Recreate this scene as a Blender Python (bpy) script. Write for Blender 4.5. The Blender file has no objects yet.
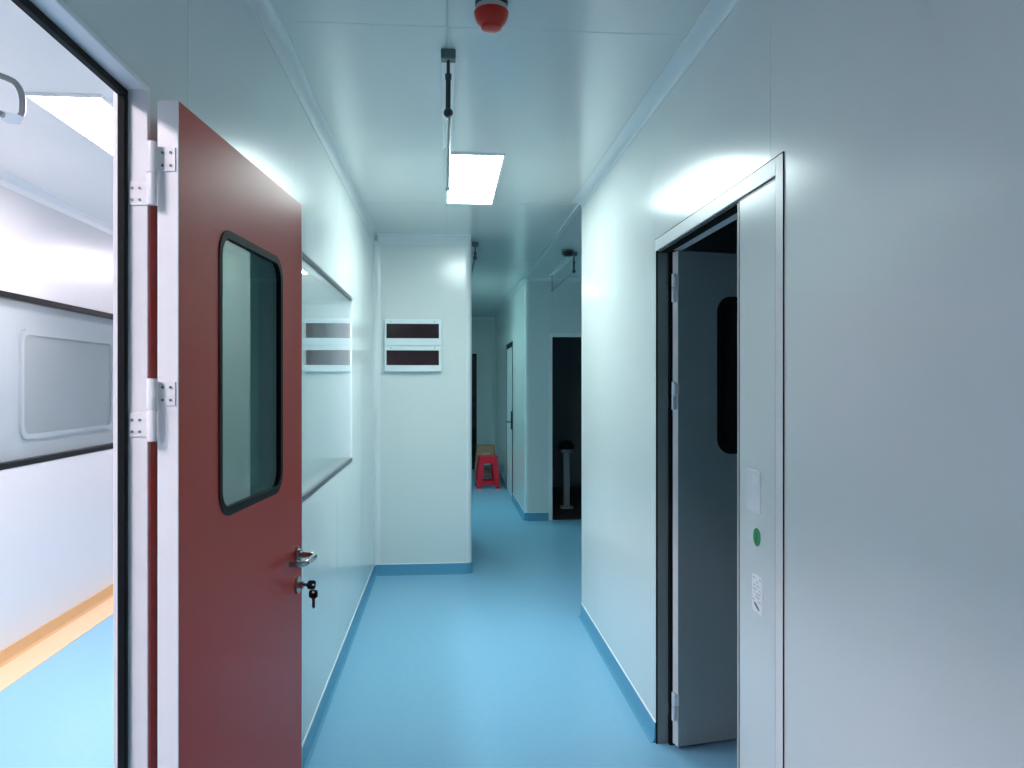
import bpy, bmesh, math, random
from mathutils import Vector, Matrix

scene = bpy.context.scene
COL = scene.collection
PI = math.pi

# ------------------------------------------------------------------ constants (metres)
XR = 0.875        # corridor face of the right wall
XL = -0.5626      # corridor face of the left wall
H = 2.6725        # corridor ceiling
T = 0.06          # wall panel thickness
YE = 6.34         # end panel wall
YC = 5.12         # end of the right wall (corner to the alcove)
YF = 8.74         # alcove facing wall
XF = 0.865        # right wall of the far corridor
YB = 14.0         # far end wall
XRM = -2.37       # far wall of the side room
HRM = 2.62        # side room ceiling

# ------------------------------------------------------------------ materials
def new_mat(name):
    m = bpy.data.materials.new(name)
    m.use_nodes = True
    return m, m.node_tree.nodes, m.node_tree.links, m.node_tree.nodes['Principled BSDF']

def paint(name, col, rough=0.4, metal=0.0, var=0.03, scale=6.0, bump=0.0, bscale=60.0, spec=0.5, coat=0.0, rvar=0.0):
    m, N, L, b = new_mat(name)
    tc = N.new('ShaderNodeTexCoord')
    nz = N.new('ShaderNodeTexNoise'); nz.inputs['Scale'].default_value = scale
    nz.inputs['Detail'].default_value = 4
    L.new(tc.outputs['Object'], nz.inputs['Vector'])
    rp = N.new('ShaderNodeMapRange')
    rp.inputs['To Min'].default_value = 1 - var; rp.inputs['To Max'].default_value = 1 + var
    L.new(nz.outputs['Fac'], rp.inputs['Value'])
    mx = N.new('ShaderNodeMix'); mx.data_type = 'RGBA'; mx.blend_type = 'MULTIPLY'
    mx.inputs['Factor'].default_value = 1.0
    mx.inputs['A'].default_value = (*col, 1)
    L.new(rp.outputs['Result'], mx.inputs['B'])
    L.new(mx.outputs['Result'], b.inputs['Base Color'])
    b.inputs['Roughness'].default_value = rough
    if rvar:
        r2 = N.new('ShaderNodeMapRange')
        r2.inputs['To Min'].default_value = rough - rvar; r2.inputs['To Max'].default_value = rough + rvar
        L.new(nz.outputs['Fac'], r2.inputs['Value']); L.new(r2.outputs['Result'], b.inputs['Roughness'])
    b.inputs['Metallic'].default_value = metal
    b.inputs['Specular IOR Level'].default_value = spec
    if coat:
        b.inputs['Coat Weight'].default_value = coat; b.inputs['Coat Roughness'].default_value = 0.12
    if bump:
        n2 = N.new('ShaderNodeTexNoise'); n2.inputs['Scale'].default_value = bscale
        L.new(tc.outputs['Object'], n2.inputs['Vector'])
        bp = N.new('ShaderNodeBump'); bp.inputs['Strength'].default_value = bump; bp.inputs['Distance'].default_value = 0.002
        L.new(n2.outputs['Fac'], bp.inputs['Height']); L.new(bp.outputs['Normal'], b.inputs['Normal'])
    return m

def glass(name, tint, rough=0.0, ior=1.5):
    m, N, L, b = new_mat(name)
    N.remove(b)
    out = N['Material Output']
    lw = N.new('ShaderNodeLayerWeight'); lw.inputs['Blend'].default_value = 0.5      # two-sided thin-sheet Fresnel (Schlick)
    pw = N.new('ShaderNodeMath'); pw.operation = 'POWER'; pw.inputs[1].default_value = 5.0
    L.new(lw.outputs['Facing'], pw.inputs[0])
    f0 = ((ior - 1) / (ior + 1)) ** 2
    fr = N.new('ShaderNodeMapRange'); fr.inputs['To Min'].default_value = f0; fr.inputs['To Max'].default_value = 1.0
    L.new(pw.outputs[0], fr.inputs['Value'])
    tr = N.new('ShaderNodeBsdfTransparent'); tr.inputs['Color'].default_value = (*tint, 1)
    gl = N.new('ShaderNodeBsdfGlossy'); gl.inputs['Roughness'].default_value = rough
    gl.inputs['Color'].default_value = (0.95, 1, 1, 1)
    mx = N.new('ShaderNodeMixShader')
    L.new(fr.outputs['Result'], mx.inputs['Fac']); L.new(tr.outputs['BSDF'], mx.inputs[1]); L.new(gl.outputs['BSDF'], mx.inputs[2])
    L.new(mx.outputs['Shader'], out.inputs['Surface'])
    return m

def emit(name, col, strength):
    m, N, L, b = new_mat(name)
    N.remove(b)
    e = N.new('ShaderNodeEmission'); e.inputs['Color'].default_value = (*col, 1); e.inputs['Strength'].default_value = strength
    L.new(e.outputs['Emission'], N['Material Output'].inputs['Surface'])
    return m

M = {}
M['wall'] = paint('wall_panel_enamel', (0.76, 0.805, 0.79), 0.20, var=0.012, scale=3, bump=0.015, bscale=5, spec=0.6)
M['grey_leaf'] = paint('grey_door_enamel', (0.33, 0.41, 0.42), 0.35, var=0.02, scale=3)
M['room_wall'] = paint('room_panel_enamel', (0.70, 0.695, 0.69), 0.28, var=0.012, scale=3, spec=0.5)
M['room_ceil'] = paint('room_ceiling_enamel', (0.90, 0.87, 0.84), 0.3, var=0.01, scale=3)
M['ceil'] = paint('ceiling_panel_enamel', (0.78, 0.79, 0.77), 0.15, var=0.012, scale=3, bump=0.03, bscale=4, spec=0.6)
M['alu'] = paint('white_aluminium_profile', (0.84, 0.87, 0.88), 0.18, var=0.02, scale=8)
M['white'] = paint('white_powder_coat', (0.86, 0.86, 0.86), 0.32, var=0.015, scale=8)
M['floor'] = paint('blue_vinyl_floor', (0.235, 0.51, 0.71), 0.34, var=0.07, scale=30, bump=0.05, bscale=120, spec=0.5, rvar=0.04)
M['base'] = paint('blue_vinyl_skirting', (0.10, 0.34, 0.51), 0.4, var=0.05, scale=30)
M['orange_base'] = paint('ochre_vinyl_skirting', (0.62, 0.38, 0.17), 0.4, var=0.05, scale=30)
M['orange'] = paint('pale_orange_vinyl_border', (0.83, 0.60, 0.36), 0.4, var=0.04, scale=30)
M['red_door'] = paint('red_enamel_door', (0.60, 0.047, 0.030), 0.30, var=0.03, scale=4, bump=0.02, bscale=5, spec=0.10)
M['black'] = paint('black_rubber', (0.006, 0.009, 0.010), 0.6, var=0.1, scale=20, spec=0.15)
M['dark_strip'] = paint('dark_grey_aluminium', (0.075, 0.09, 0.095), 0.35, var=0.05)
M['grey_metal'] = paint('dull_grey_metal', (0.16, 0.20, 0.21), 0.4, metal=0.3, var=0.05)
M['steel'] = paint('brushed_stainless_steel', (0.42, 0.43, 0.44), 0.22, metal=1.0, var=0.05, scale=40)
M['tube_steel'] = paint('satin_grey_steel', (0.24, 0.25, 0.26), 0.3, metal=1.0, var=0.05, scale=40)
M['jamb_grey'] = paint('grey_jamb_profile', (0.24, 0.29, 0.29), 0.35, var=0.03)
M['dark_steel'] = paint('dark_tube_metal', (0.06, 0.075, 0.075), 0.35, metal=0.5, var=0.05)
M['brass'] = paint('nickel_lock_metal', (0.50, 0.42, 0.38), 0.25, metal=1.0, var=0.05)
M['key'] = paint('black_key_plastic', (0.018, 0.02, 0.025), 0.4, var=0.05)
M['key_metal'] = paint('dull_key_metal', (0.09, 0.11, 0.12), 0.35, metal=0.8, var=0.05)
M['glass'] = glass('clear_window_glass', (0.96, 0.985, 0.985))
M['door_glass'] = glass('green_tinted_door_glass', (0.50, 0.66, 0.62))
M['pane_dark'] = paint('dark_tinted_glass', (0.012, 0.014, 0.016), 0.12, var=0.05, spec=0.5)
M['cover_glass'] = paint('smoked_plastic_cover', (0.030, 0.016, 0.020), 0.16, var=0.15, scale=9, spec=0.6)
M['grey_pane'] = paint('grey_window_infill', (0.40, 0.44, 0.46), 0.18, var=0.05, scale=2)
M['grey_pane_dark'] = paint('grey_inner_pane', (0.25, 0.29, 0.30), 0.12, var=0.2, scale=1.3)
M['red_plastic'] = paint('red_stool_plastic', (0.90, 0.012, 0.04), 0.35, var=0.04)
M['tan_plastic'] = paint('tan_stool_plastic', (0.42, 0.25, 0.15), 0.45, var=0.06)
M['grey_plastic'] = paint('grey_stool_plastic', (0.38, 0.45, 0.44), 0.45, var=0.05)
M['red_cap'] = paint('red_detector_plastic', (0.62, 0.022, 0.012), 0.3, var=0.03)
M['ivory'] = paint('ivory_detector_plastic', (0.55, 0.58, 0.52), 0.4, var=0.03)
M['dark_ring'] = paint('dark_green_rubber', (0.015, 0.03, 0.025), 0.5, var=0.03)
M['box_white'] = paint('white_box_plastic', (0.78, 0.86, 0.88), 0.35, var=0.015)
M['clear_plastic'] = glass('clear_plastic_socket', (0.88, 0.92, 0.94), 0.1, 1.35)
M['sticker_pale'] = paint('pale_paper_sticker', (0.86, 0.88, 0.90), 0.6, var=0.03, scale=40)
M['sticker_white'] = paint('white_paper_sticker', (0.92, 0.93, 0.94), 0.6, var=0.03, scale=40)
M['sticker_mark'] = paint('grey_sticker_print', (0.16, 0.19, 0.20), 0.6, var=0.1, scale=90)
M['sticker_faint'] = paint('faint_sticker_print', (0.50, 0.55, 0.58), 0.6, var=0.1, scale=90)
M['green'] = paint('green_sticker', (0.01, 0.33, 0.08), 0.45, var=0.12, scale=60)
M['green_dark'] = paint('dark_green_sticker_print', (0.005, 0.20, 0.05), 0.45, var=0.12, scale=60)
M['pedestal'] = paint('pale_pedestal_paint', (0.26, 0.31, 0.33), 0.5, var=0.04)
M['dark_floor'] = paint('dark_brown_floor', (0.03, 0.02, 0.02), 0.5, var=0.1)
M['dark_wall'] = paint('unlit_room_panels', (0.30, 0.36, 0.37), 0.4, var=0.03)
M['led'] = emit('led_diffuser', (0.84, 1.0, 0.99), 21.0)
M['led_far'] = emit('led_far_diffuser', (0.55, 0.97, 1.0), 15.0)
M['led_room'] = emit('led_room_diffuser', (1.0, 0.86, 0.95), 34.0)

# ------------------------------------------------------------------ mesh builder
class MB:
    """collects shapes (in the local frame of what it becomes part of) and links them as one mesh object"""
    def __init__(self): self.bm = bmesh.new()
    def hexa(self, p):
        v = [self.bm.verts.new(q) for q in p]
        for f in ((0, 3, 2, 1), (4, 5, 6, 7), (0, 1, 5, 4), (1, 2, 6, 5), (2, 3, 7, 6), (3, 0, 4, 7)):
            self.bm.faces.new([v[i] for i in f])
        return v
    def box(self, x0, x1, y0, y1, z0, z1, bev=0.0, seg=1):
        b = bmesh.new()
        p = [(x0, y0, z0), (x1, y0, z0), (x1, y1, z0), (x0, y1, z0), (x0, y0, z1), (x1, y0, z1), (x1, y1, z1), (x0, y1, z1)]
        v = [b.verts.new(q) for q in p]
        for f in ((0, 3, 2, 1), (4, 5, 6, 7), (0, 1, 5, 4), (1, 2, 6, 5), (2, 3, 7, 6), (3, 0, 4, 7)):
            b.faces.new([v[i] for i in f])
        if bev > 0:
            bmesh.ops.bevel(b, geom=b.edges[:], offset=bev, offset_type='OFFSET', segments=seg, profile=0.5, affect='EDGES')
        self.merge(b)
        return self
    def merge(self, b, mat=None):
        me = bpy.data.meshes.new('t'); b.to_mesh(me); b.free()
        if mat is not None: me.transform(mat)
        self.bm.from_mesh(me); bpy.data.meshes.remove(me)
    def prism(self, prof, axis, a0, a1, closed=True, caps=True):
        """profile in the two other axes (cyclic order) pushed along axis"""
        def P(u, v, a):
            return {'x': (a, u, v), 'y': (u, a, v), 'z': (u, v, a)}[axis]
        A = [self.bm.verts.new(P(u, v, a0)) for u, v in prof]
        B = [self.bm.verts.new(P(u, v, a1)) for u, v in prof]
        n = len(prof)
        for i in range(n if closed else n - 1):
            j = (i + 1) % n
            self.bm.faces.new([A[i], A[j], B[j], B[i]])
        if caps and closed:
            self.bm.faces.new(A); self.bm.faces.new(B)
        return self
    def tube(self, pts, r, n=12, cap=True):
        pts = [Vector(p) for p in pts]
        rings = []
        up = None
        for i, p in enumerate(pts):
            t = (pts[min(i + 1, len(pts) - 1)] - pts[max(i - 1, 0)]).normalized()
            if up is None:
                up = Vector((0, 0, 1)) if abs(t.z) < 0.9 else Vector((1, 0, 0))
            a = t.cross(up).normalized(); up = a.cross(t).normalized()
            rr = r[i] if isinstance(r, (list, tuple)) else r
            rings.append([self.bm.verts.new(p + rr * (a * math.cos(2 * PI * k / n) + up * math.sin(2 * PI * k / n))) for k in range(n)])
        for A, B in zip(rings, rings[1:]):
            for k in range(n):
                self.bm.faces.new([A[k], A[(k + 1) % n], B[(k + 1) % n], B[k]])
        if cap:
            self.bm.faces.new(rings[0][::-1]); self.bm.faces.new(rings[-1])
        return self
    def lathe(self, prof, c=(0, 0, 0), n=32, axis='z'):
        def P(r, h, a):
            x, y = r * math.cos(a), r * math.sin(a)
            q = {'z': (x, y, h), 'y': (x, h, y), 'x': (h, x, y)}[axis]
            return (c[0] + q[0], c[1] + q[1], c[2] + q[2])
        rings = []
        for r, h in prof:
            if r < 1e-6: rings.append([self.bm.verts.new(P(0, h, 0))])
            else: rings.append([self.bm.verts.new(P(r, h, 2 * PI * k / n)) for k in range(n)])
        for A, B in zip(rings, rings[1:]):
            for k in range(n):
                q = [A[k % len(A)], A[(k + 1) % len(A)], B[(k + 1) % len(B)], B[k % len(B)]]
                q2 = []
                for v in q:
                    if v not in q2: q2.append(v)
                if len(q2) > 2: self.bm.faces.new(q2)
        for R in (rings[0], rings[-1]):
            if len(R) > 2: self.bm.faces.new(R)
        return self
    def plate_with_hole(self, outer, hole, v0, v1, place):
        """plate: outer rect (u0,u1,z0,z1) with rounded hole outline; place(u, v, z) -> point"""
        u0, u1, z0, z1 = outer
        cu = sum(p[0] for p in hole) / len(hole); cz = sum(p[1] for p in hole) / len(hole)
        op = []
        for (u, z) in hole:
            du, dz = u - cu, z - cz
            k = 1e9
            if du > 1e-9: k = min(k, (u1 - cu) / du)
            if du < -1e-9: k = min(k, (u0 - cu) / du)
            if dz > 1e-9: k = min(k, (z1 - cz) / dz)
            if dz < -1e-9: k = min(k, (z0 - cz) / dz)
            op.append([cu + du * k, cz + dz * k])
        for c in ((u0, z0), (u1, z0), (u1, z1), (u0, z1)):
            i = min(range(len(op)), key=lambda q: (op[q][0] - c[0]) ** 2 + (op[q][1] - c[1]) ** 2)
            op[i] = list(c)
        n = len(hole)
        vo = [[self.bm.verts.new(place(p[0], v, p[1])) for p in op] for v in (v0, v1)]
        vi = [[self.bm.verts.new(place(p[0], v, p[1])) for p in hole] for v in (v0, v1)]
        for i in range(n):
            j = (i + 1) % n
            self.bm.faces.new([vo[0][i], vo[0][j], vi[0][j], vi[0][i]])
            self.bm.faces.new([vo[1][i], vi[1][i], vi[1][j], vo[1][j]])
            self.bm.faces.new([vo[0][i], vo[1][i], vo[1][j], vo[0][j]])
            self.bm.faces.new([vi[0][i], vi[0][j], vi[1][j], vi[1][i]])
        return self
    def ring(self, a, b, v0, v1, place):
        """ring between outlines a (outer) and b (inner) of equal length"""
        n = len(a)
        vo = [[self.bm.verts.new(place(p[0], v, p[1])) for p in a] for v in (v0, v1)]
        vi = [[self.bm.verts.new(place(p[0], v, p[1])) for p in b] for v in (v0, v1)]
        for i in range(n):
            j = (i + 1) % n
            self.bm.faces.new([vo[0][i], vo[0][j], vi[0][j], vi[0][i]])
            self.bm.faces.new([vo[1][i], vi[1][i], vi[1][j], vo[1][j]])
            self.bm.faces.new([vo[0][i], vo[1][i], vo[1][j], vo[0][j]])
            self.bm.faces.new([vi[0][i], vi[0][j], vi[1][j], vi[1][i]])
        return self
    def slab(self, a, v0, v1, place):
        A = [self.bm.verts.new(place(p[0], v0, p[1])) for p in a]
        B = [self.bm.verts.new(place(p[0], v1, p[1])) for p in a]
        n = len(a)
        for i in range(n): self.bm.faces.new([A[i], A[(i + 1) % n], B[(i + 1) % n], B[i]])
        self.bm.faces.new(A); self.bm.faces.new(B)
        return self
    def build(self, name, mat, parent=None, loc=(0, 0, 0), smooth=0, bevel=0):
        bmesh.ops.recalc_face_normals(self.bm, faces=self.bm.faces[:])
        me = bpy.data.meshes.new(name)
        self.bm.to_mesh(me); self.bm.free()
        me.materials.append(mat)
        if smooth:
            me.polygons.foreach_set('use_smooth', [True] * len(me.polygons))
            me.set_sharp_from_angle(angle=math.radians(smooth))
        o = bpy.data.objects.new(name, me)
        COL.objects.link(o)
        o.location = loc
        if parent is not None: o.parent = parent
        if bevel:
            md = o.modifiers.new('Bevel', 'BEVEL'); md.width = bevel; md.segments = 2; md.limit_method = 'ANGLE'
        return o

def rrect(u0, u1, z0, z1, r, k=8):
    pts = []
    for cx, cz, a in ((u1 - r, z1 - r, 0), (u0 + r, z1 - r, 90), (u0 + r, z0 + r, 180), (u1 - r, z0 + r, 270)):
        for i in range(k + 1):
            t = math.radians(a + 90 * i / k)
            pts.append((cx + r * math.cos(t), cz + r * math.sin(t)))
    return pts

def tag(o, label, cat, kind=None, group=None):
    o['label'] = label; o['category'] = cat
    if kind: o['kind'] = kind
    if group: o['group'] = group
    return o

def empty(name, loc=(0, 0, 0), rz=0.0):
    o = bpy.data.objects.new(name, None); COL.objects.link(o)
    o.location = loc; o.rotation_euler = (0, 0, rz); o.empty_display_size = 0.1
    return o

def copy_tree(o, parent=None):
    c = o.copy(); COL.objects.link(c)
    if parent is not None: c.parent = parent
    for ch in [x for x in list(bpy.data.objects) if x.parent is o]: copy_tree(ch, c)
    return c

ST = 'structure'
def idpl(plane, c):
    """place functions for plates standing in a plane of the room"""
    if plane == 'x': return lambda u, v, z: (c + v, u, z)
    return lambda u, v, z: (u, c + v, z)

# ------------------------------------------------------------------ the setting: floors
MB().box(-2.6, 3.6, -3.2, 14.4, -0.10, 0.0).build('floor', M['floor'])
tag(bpy.data.objects['floor'], 'glossy light blue vinyl floor running down the corridor', 'floor', ST)

def panels_x(name, xa, xb, rects, mat, label, cat='wall', bev=0.0022):
    m = MB()
    for (y0, y1, z0, z1) in rects: m.box(min(xa, xb), max(xa, xb), y0, y1, z0, z1, bev)
    return tag(m.build(name, mat), label, cat, ST)
def panels_y(name, ya, yb, rects, mat, label, cat='wall', bev=0.0022):
    m = MB()
    for (x0, x1, z0, z1) in rects: m.box(x0, x1, min(ya, yb), max(ya, yb), z0, z1, bev)
    return tag(m.build(name, mat), label, cat, ST)

def split(y0, y1, joints, z0, z1):
    c = [y0] + [j for j in joints if y0 + .01 < j < y1 - .01] + [y1]
    return [(a, b, z0, z1) for a, b in zip(c, c[1:])]

def wall_grid(name, face, back, y0, y1, joints, h, opens, mat, label):
    """panelled wall standing in x = face: thin grooves only at the joints, openings (y0, y1, z0, z1) cut through"""
    m = MB(); s = 1 if back > face else -1
    js = [y0] + [j for j in joints if y0 < j < y1] + [y1]
    for skin in (True, False):
        cols = list(zip(js, js[1:])) if skin else [(y0, y1)]
        for ca, cb in cols:
            ia = ca + (0.0012 if skin and ca > y0 else 0); ib = cb - (0.0012 if skin and cb < y1 else 0)
            ys = sorted({ia, ib} | {v for o in opens for v in o[:2] if ia < v < ib})
            for a, b in zip(ys, ys[1:]):
                mid = (a + b) / 2; z = 0.0
                for o in sorted([o for o in opens if o[0] < mid < o[1]], key=lambda o: o[2]):
                    if o[2] > z: xs_ = sorted((face, face + s * 0.003) if skin else (face + s * 0.003, back)); m.box(xs_[0], xs_[1], a, b, z, o[2])
                    z = o[3]
                xs_ = sorted((face, face + s * 0.003) if skin else (face + s * 0.003, back)); m.box(xs_[0], xs_[1], a, b, z, h)
    return tag(m.build(name, mat), label, 'wall', ST)

LJ = [-2.0, -0.6, 0.6, 1.80, 3.0, 4.2, 5.4]
# left wall: door opening y .62-1.567 (z<2.046), window y 2.26-4.86 (z 1.03-2.02)
DY0, DY1, DZ = 0.34, 1.567, 2.055
WY0, WY1, WZ0, WZ1 = 2.26, 4.86, 1.035, 2.02
wall_grid('wall_left', XL, XL - T, -3.0, YE, LJ, H, [(DY0 - 0.012, DY1 + 0.012, 0, DZ + 0.012), (WY0, WY1, WZ0, WZ1)], M['wall'], 'pale panelled left wall with a flush window behind the open red door')

RJ = [-1.6, -0.4, 0.85, 2.10, 3.35, 4.55]
RY0, RY1, RZ = 2.013, 3.284, 2.102
wall_grid('wall_right', XR, XR + T, -3.0, YC, RJ, H, [(RY0, RY1, 0, RZ)], M['wall'], 'long pale glossy panelled wall on the right of the corridor')

# end panel wall with a rounded outer corner, and the side wall behind it
RC = 0.045
panels_y('wall_end', YE, YE + T, [(XL, 0.205 - RC, 0, H)], M['wall'], 'pale panel wall closing half the corridor, with the white box on it')
panels_x('wall_passage_left', 0.145, 0.205, [(YE + T, 7.8, 0, H)], M['wall'], 'side wall of the narrow passage behind the end panel wall')
panels_y('wall_passage_return', 7.8, 7.86, [(-0.62, 0.205, 0, H)], M['wall'], 'return wall hidden behind the end panel wall')
panels_x('wall_passage_side', -0.62, -0.56, [(7.86, YB, 0, H)], M['wall'], 'left wall of the far passage out of sight')
# alcove + far corridor
DFX0, DFX1, DFZ = 1.155, 2.06, 2.03
panels_y('wall_alcove', YF, YF + T, [(XF + 0.035, DFX0, 0, H), (DFX0, DFX1, DFZ, H), (DFX1, 2.9, 0, H)], M['wall'], 'teal shaded facing wall beside the dark far doorway')
panels_x('wall_alcove_side', 2.9, 2.96, [(YC, 11.6, 0, H)], M['wall'], 'side wall deep inside the alcove out of sight')
panels_x('wall_passage_right', XF, XF + T, [(YF + 0.035, 10.35, 0, H), (10.35, 11.42, 2.06, H), (11.42, 12.6, 0, H), (12.6, YB, 0, H)], M['wall'], 'pale right wall of the far passage with a white door in it')
panels_y('wall_far', YB, YB + T, [(-0.62, XF + T, 0, H)], M['wall'], 'far end wall of the passage behind the stacked stools')
panels_y('wall_near', -3.06, -3.0, [(-2.6, 3.6, 0, H)], M['wall'], 'wall closing the corridor behind the viewer')
# unlit rooms on the right
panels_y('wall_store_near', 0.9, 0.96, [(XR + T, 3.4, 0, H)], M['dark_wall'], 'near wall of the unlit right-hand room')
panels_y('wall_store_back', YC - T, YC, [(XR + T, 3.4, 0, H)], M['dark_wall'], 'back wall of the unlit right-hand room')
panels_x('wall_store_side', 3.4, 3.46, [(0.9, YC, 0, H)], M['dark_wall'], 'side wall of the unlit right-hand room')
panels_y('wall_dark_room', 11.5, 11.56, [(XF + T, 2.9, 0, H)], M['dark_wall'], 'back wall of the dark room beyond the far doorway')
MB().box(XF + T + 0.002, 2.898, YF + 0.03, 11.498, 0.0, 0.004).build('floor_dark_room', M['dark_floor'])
tag(bpy.data.objects['floor_dark_room'], 'dark brown floor inside the far dark doorway', 'floor', ST)

# ceilings
m = MB()
CJX = [XL - T, 0.003, 3.6]; CJY = [-3.1, 0.0, 2.635, 5.18, 7.75, 10.3, 12.9, 14.1]
for xa, xb in zip(CJX, CJX[1:]):
    for ya, yb in zip(CJY, CJY[1:]): m.box(xa, xb, ya, yb, H, H + 0.05, 0.002)
tag(m.build('ceiling', M['ceil']), 'glossy pale blue-grey panelled ceiling over the corridor', 'ceiling', ST)
m = MB()
for ya, yb in ((-3.0, 1.2), (1.2, 3.6), (3.6, 6.0), (6.0, 8.4), (8.4, 11.5)): m.box(XRM - T, XL - T - 0.001, ya, yb, HRM, HRM + 0.05, 0.002)
tag(m.build('ceiling_side_room', M['room_ceil']), 'bright white ceiling of the lit room seen through the left doorway', 'ceiling', ST)

# side room walls
RW = (3.2, 6.6, 1.04, 2.0)
r = split(-3.0, RW[0], [-1.2, 0.0, 1.2, 2.4], 0, HRM) + [(RW[0], RW[1], 0, RW[2]), (RW[0], RW[1], RW[3], HRM)] + split(RW[1], 11.5, [7.8, 9.0, 10.2], 0, HRM)
panels_x('wall_side_room', XRM - T, XRM, r, M['room_wall'], 'bright white wall of the lit left room around the black-edged window')
panels_y('wall_side_room_far', 11.5, 11.56, [(XRM - T, XL - T, 0, HRM)], M['room_wall'], 'far end wall of the lit left room')
panels_x('wall_side_room_right', XL - T - 0.02, XL - T - 0.001, [(YE, 11.5, 0, HRM)], M['room_wall'], 'inner wall of the lit left room beyond the end panel wall')
MB().box(XRM, XRM + 0.206, -3.0, 11.5, 0.0, 0.004).build('trim_1', M['orange'])
tag(bpy.data.objects['trim_1'], 'pale orange vinyl border on the floor of the lit left room', 'floor border', ST)
m = MB(); m.prism([(XRM, 0.004), (XRM + 0.03, 0.004), (XRM + 0.012, 0.012), (XRM + 0.006, 0.03), (XRM + 0.005, 0.074), (XRM, 0.076)], 'y', -3.0, 11.5)
tag(m.build('baseboard_side_room', M['orange_base'], smooth=30), 'ochre skirting strip along the lit left room wall', 'baseboard', ST)

# blue skirtings (upstand with a small cove at the foot)
def skirt_x(name, x, s, y0, y1, label, h=0.084):
    p = [(x, 0.0), (x + s * 0.024, 0.0), (x + s * 0.012, 0.004), (x + s * 0.006, 0.018), (x + s * 0.005, h - 0.002), (x + s * 0.003, h), (x, h)]
    m = MB(); m.prism(p, 'y', y0, y1); o = m.build(name, M['base'], smooth=30)
    MB().prism([(x, h), (x + s * 0.0055, h), (x + s * 0.004, h + 0.003), (x, h + 0.005)], 'y', y0, y1).build('sealant_bead', M['alu'], o)['label'] = 'pale sealant line'
    return tag(o, label, 'baseboard', ST)
def skirt_y(name, y, s, x0, x1, label, h=0.084):
    p = [(y, 0.0), (y + s * 0.024, 0.0), (y + s * 0.012, 0.004), (y + s * 0.006, 0.018), (y + s * 0.005, h - 0.002), (y + s * 0.003, h), (y, h)]
    m = MB(); m.prism(p, 'x', x0, x1); o = m.build(name, M['base'], smooth=30)
    MB().prism([(y, h), (y + s * 0.0055, h), (y + s * 0.004, h + 0.003), (y, h + 0.005)], 'x', x0, x1).build('sealant_bead', M['alu'], o)['label'] = 'pale sealant line'
    return tag(o, label, 'baseboard', ST)
skirt_x('baseboard_left', XL, 1, DY1 + 0.01, YE - 0.004, 'blue vinyl skirting along the foot of the left wall')
skirt_x('baseboard_right', XR, -1, RY1, YC, 'blue vinyl skirting along the foot of the right wall beyond the grey door')
skirt_x('baseboard_right_near', XR, -1, -3.0, RY0, 'blue vinyl skirting of the right wall nearest the viewer')
skirt_y('baseboard_end', YE, -1, XL + 0.004, 0.205 - RC, 'blue vinyl skirting below the end panel wall with the white box')
skirt_y('baseboard_alcove', YF, -1, XF + 0.035, DFX0 - 0.03, 'short blue skirting beside the dark far doorway')
skirt_x('baseboard_passage', XF, -1, YF + 0.035, 10.35, 'blue skirting of the far passage before the white door')
skirt_x('baseboard_passage_far', XF, -1, 11.42, YB, 'blue skirting of the far passage beyond the white door')
skirt_y('baseboard_far', YB, -1, -0.56, XF - 0.024, 'blue skirting of the far end wall behind the stools')
# rounded skirting corner of the end wall
def corner_prof(cx, cy, r0, a0, a1, r1=None, n=10):
    out = [(cx + r0 * math.cos(math.radians(a0 + (a1 - a0) * i / n)), cy + r0 * math.sin(math.radians(a0 + (a1 - a0) * i / n))) for i in range(n + 1)]
    inn = [(cx + (r1 or 0.001) * math.cos(math.radians(a0 + (a1 - a0) * i / n)), cy + (r1 or 0.001) * math.sin(math.radians(a0 + (a1 - a0) * i / n))) for i in range(n, -1, -1)]
    return out + inn
m = MB(); m.prism(corner_prof(0.205 - RC, YE + RC, RC + 0.006, -90, 0, RC - 0.003), 'z', 0, 0.084)
tag(m.build('baseboard_corner', M['base'], smooth=30), 'blue skirting bent round the outer corner of the end panel wall', 'baseboard', ST)

# ceiling coves and corner profiles
def cove(p_wall, p_ceil, corner, n=10):
    """concave elliptical cove profile from the wall edge to the ceiling edge"""
    cx, cz = p_ceil[0], p_wall[1]
    rx, rz = corner[0] - cx, corner[1] - cz
    arc = [(cx + rx * math.cos(t), cz + rz * math.sin(t)) for t in [PI / 2 * i / n for i in range(n + 1)]]
    s = -1 if rx > 0 else 1
    lip = 0.003
    return [(corner[0], p_wall[1] - 0.004), (corner[0] + s * lip, p_wall[1] - 0.004)] + [(a + s * lip * (1 - i / n), b - lip * (i / n)) for i, (a, b) in enumerate(arc)] + [(p_ceil[0] + s * 0.004, H - lip), (p_ceil[0] + s * 0.004, H), (corner[0], H)]
def trim(name, prof, axis, a0, a1, label, mat='alu', cat='trim'):
    m = MB(); m.prism(prof, axis, a0, a1)
    return tag(m.build(name, M[mat], smooth=25), label, cat, ST)
trim('trim_2', cove((XL, 2.593), (-0.536, H), (XL, H)), 'y', -3.0, YE, 'white curved cove strip between left wall and ceiling')
trim('trim_3', cove((XR, 2.648), (0.810, H), (XR, H)), 'y', -3.0, YC, 'white curved cove strip between right wall and ceiling')
trim('trim_4', [(YE, 2.592), (YE - 0.004, 2.592), (YE - 0.007, 2.615), (YE - 0.016, 2.637), (YE - 0.032, 2.655), (YE - 0.056, 2.664), (YE - 0.060, H), (YE, H)], 'x', XL + 0.03, 0.195, 'white cove strip along the top of the end panel wall')
p = [(XL, YE), (XL, YE - 0.05)] + [(XL + 0.045 - 0.042 * math.cos(t), YE - 0.05 + 0.047 * math.sin(t)) for t in [PI / 2 * i / 8 for i in range(9)]] + [(XL + 0.05, YE)]
trim('trim_5', p, 'z', 0.084, 2.62, 'white curved vertical strip in the corner left of the end panel wall')
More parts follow.
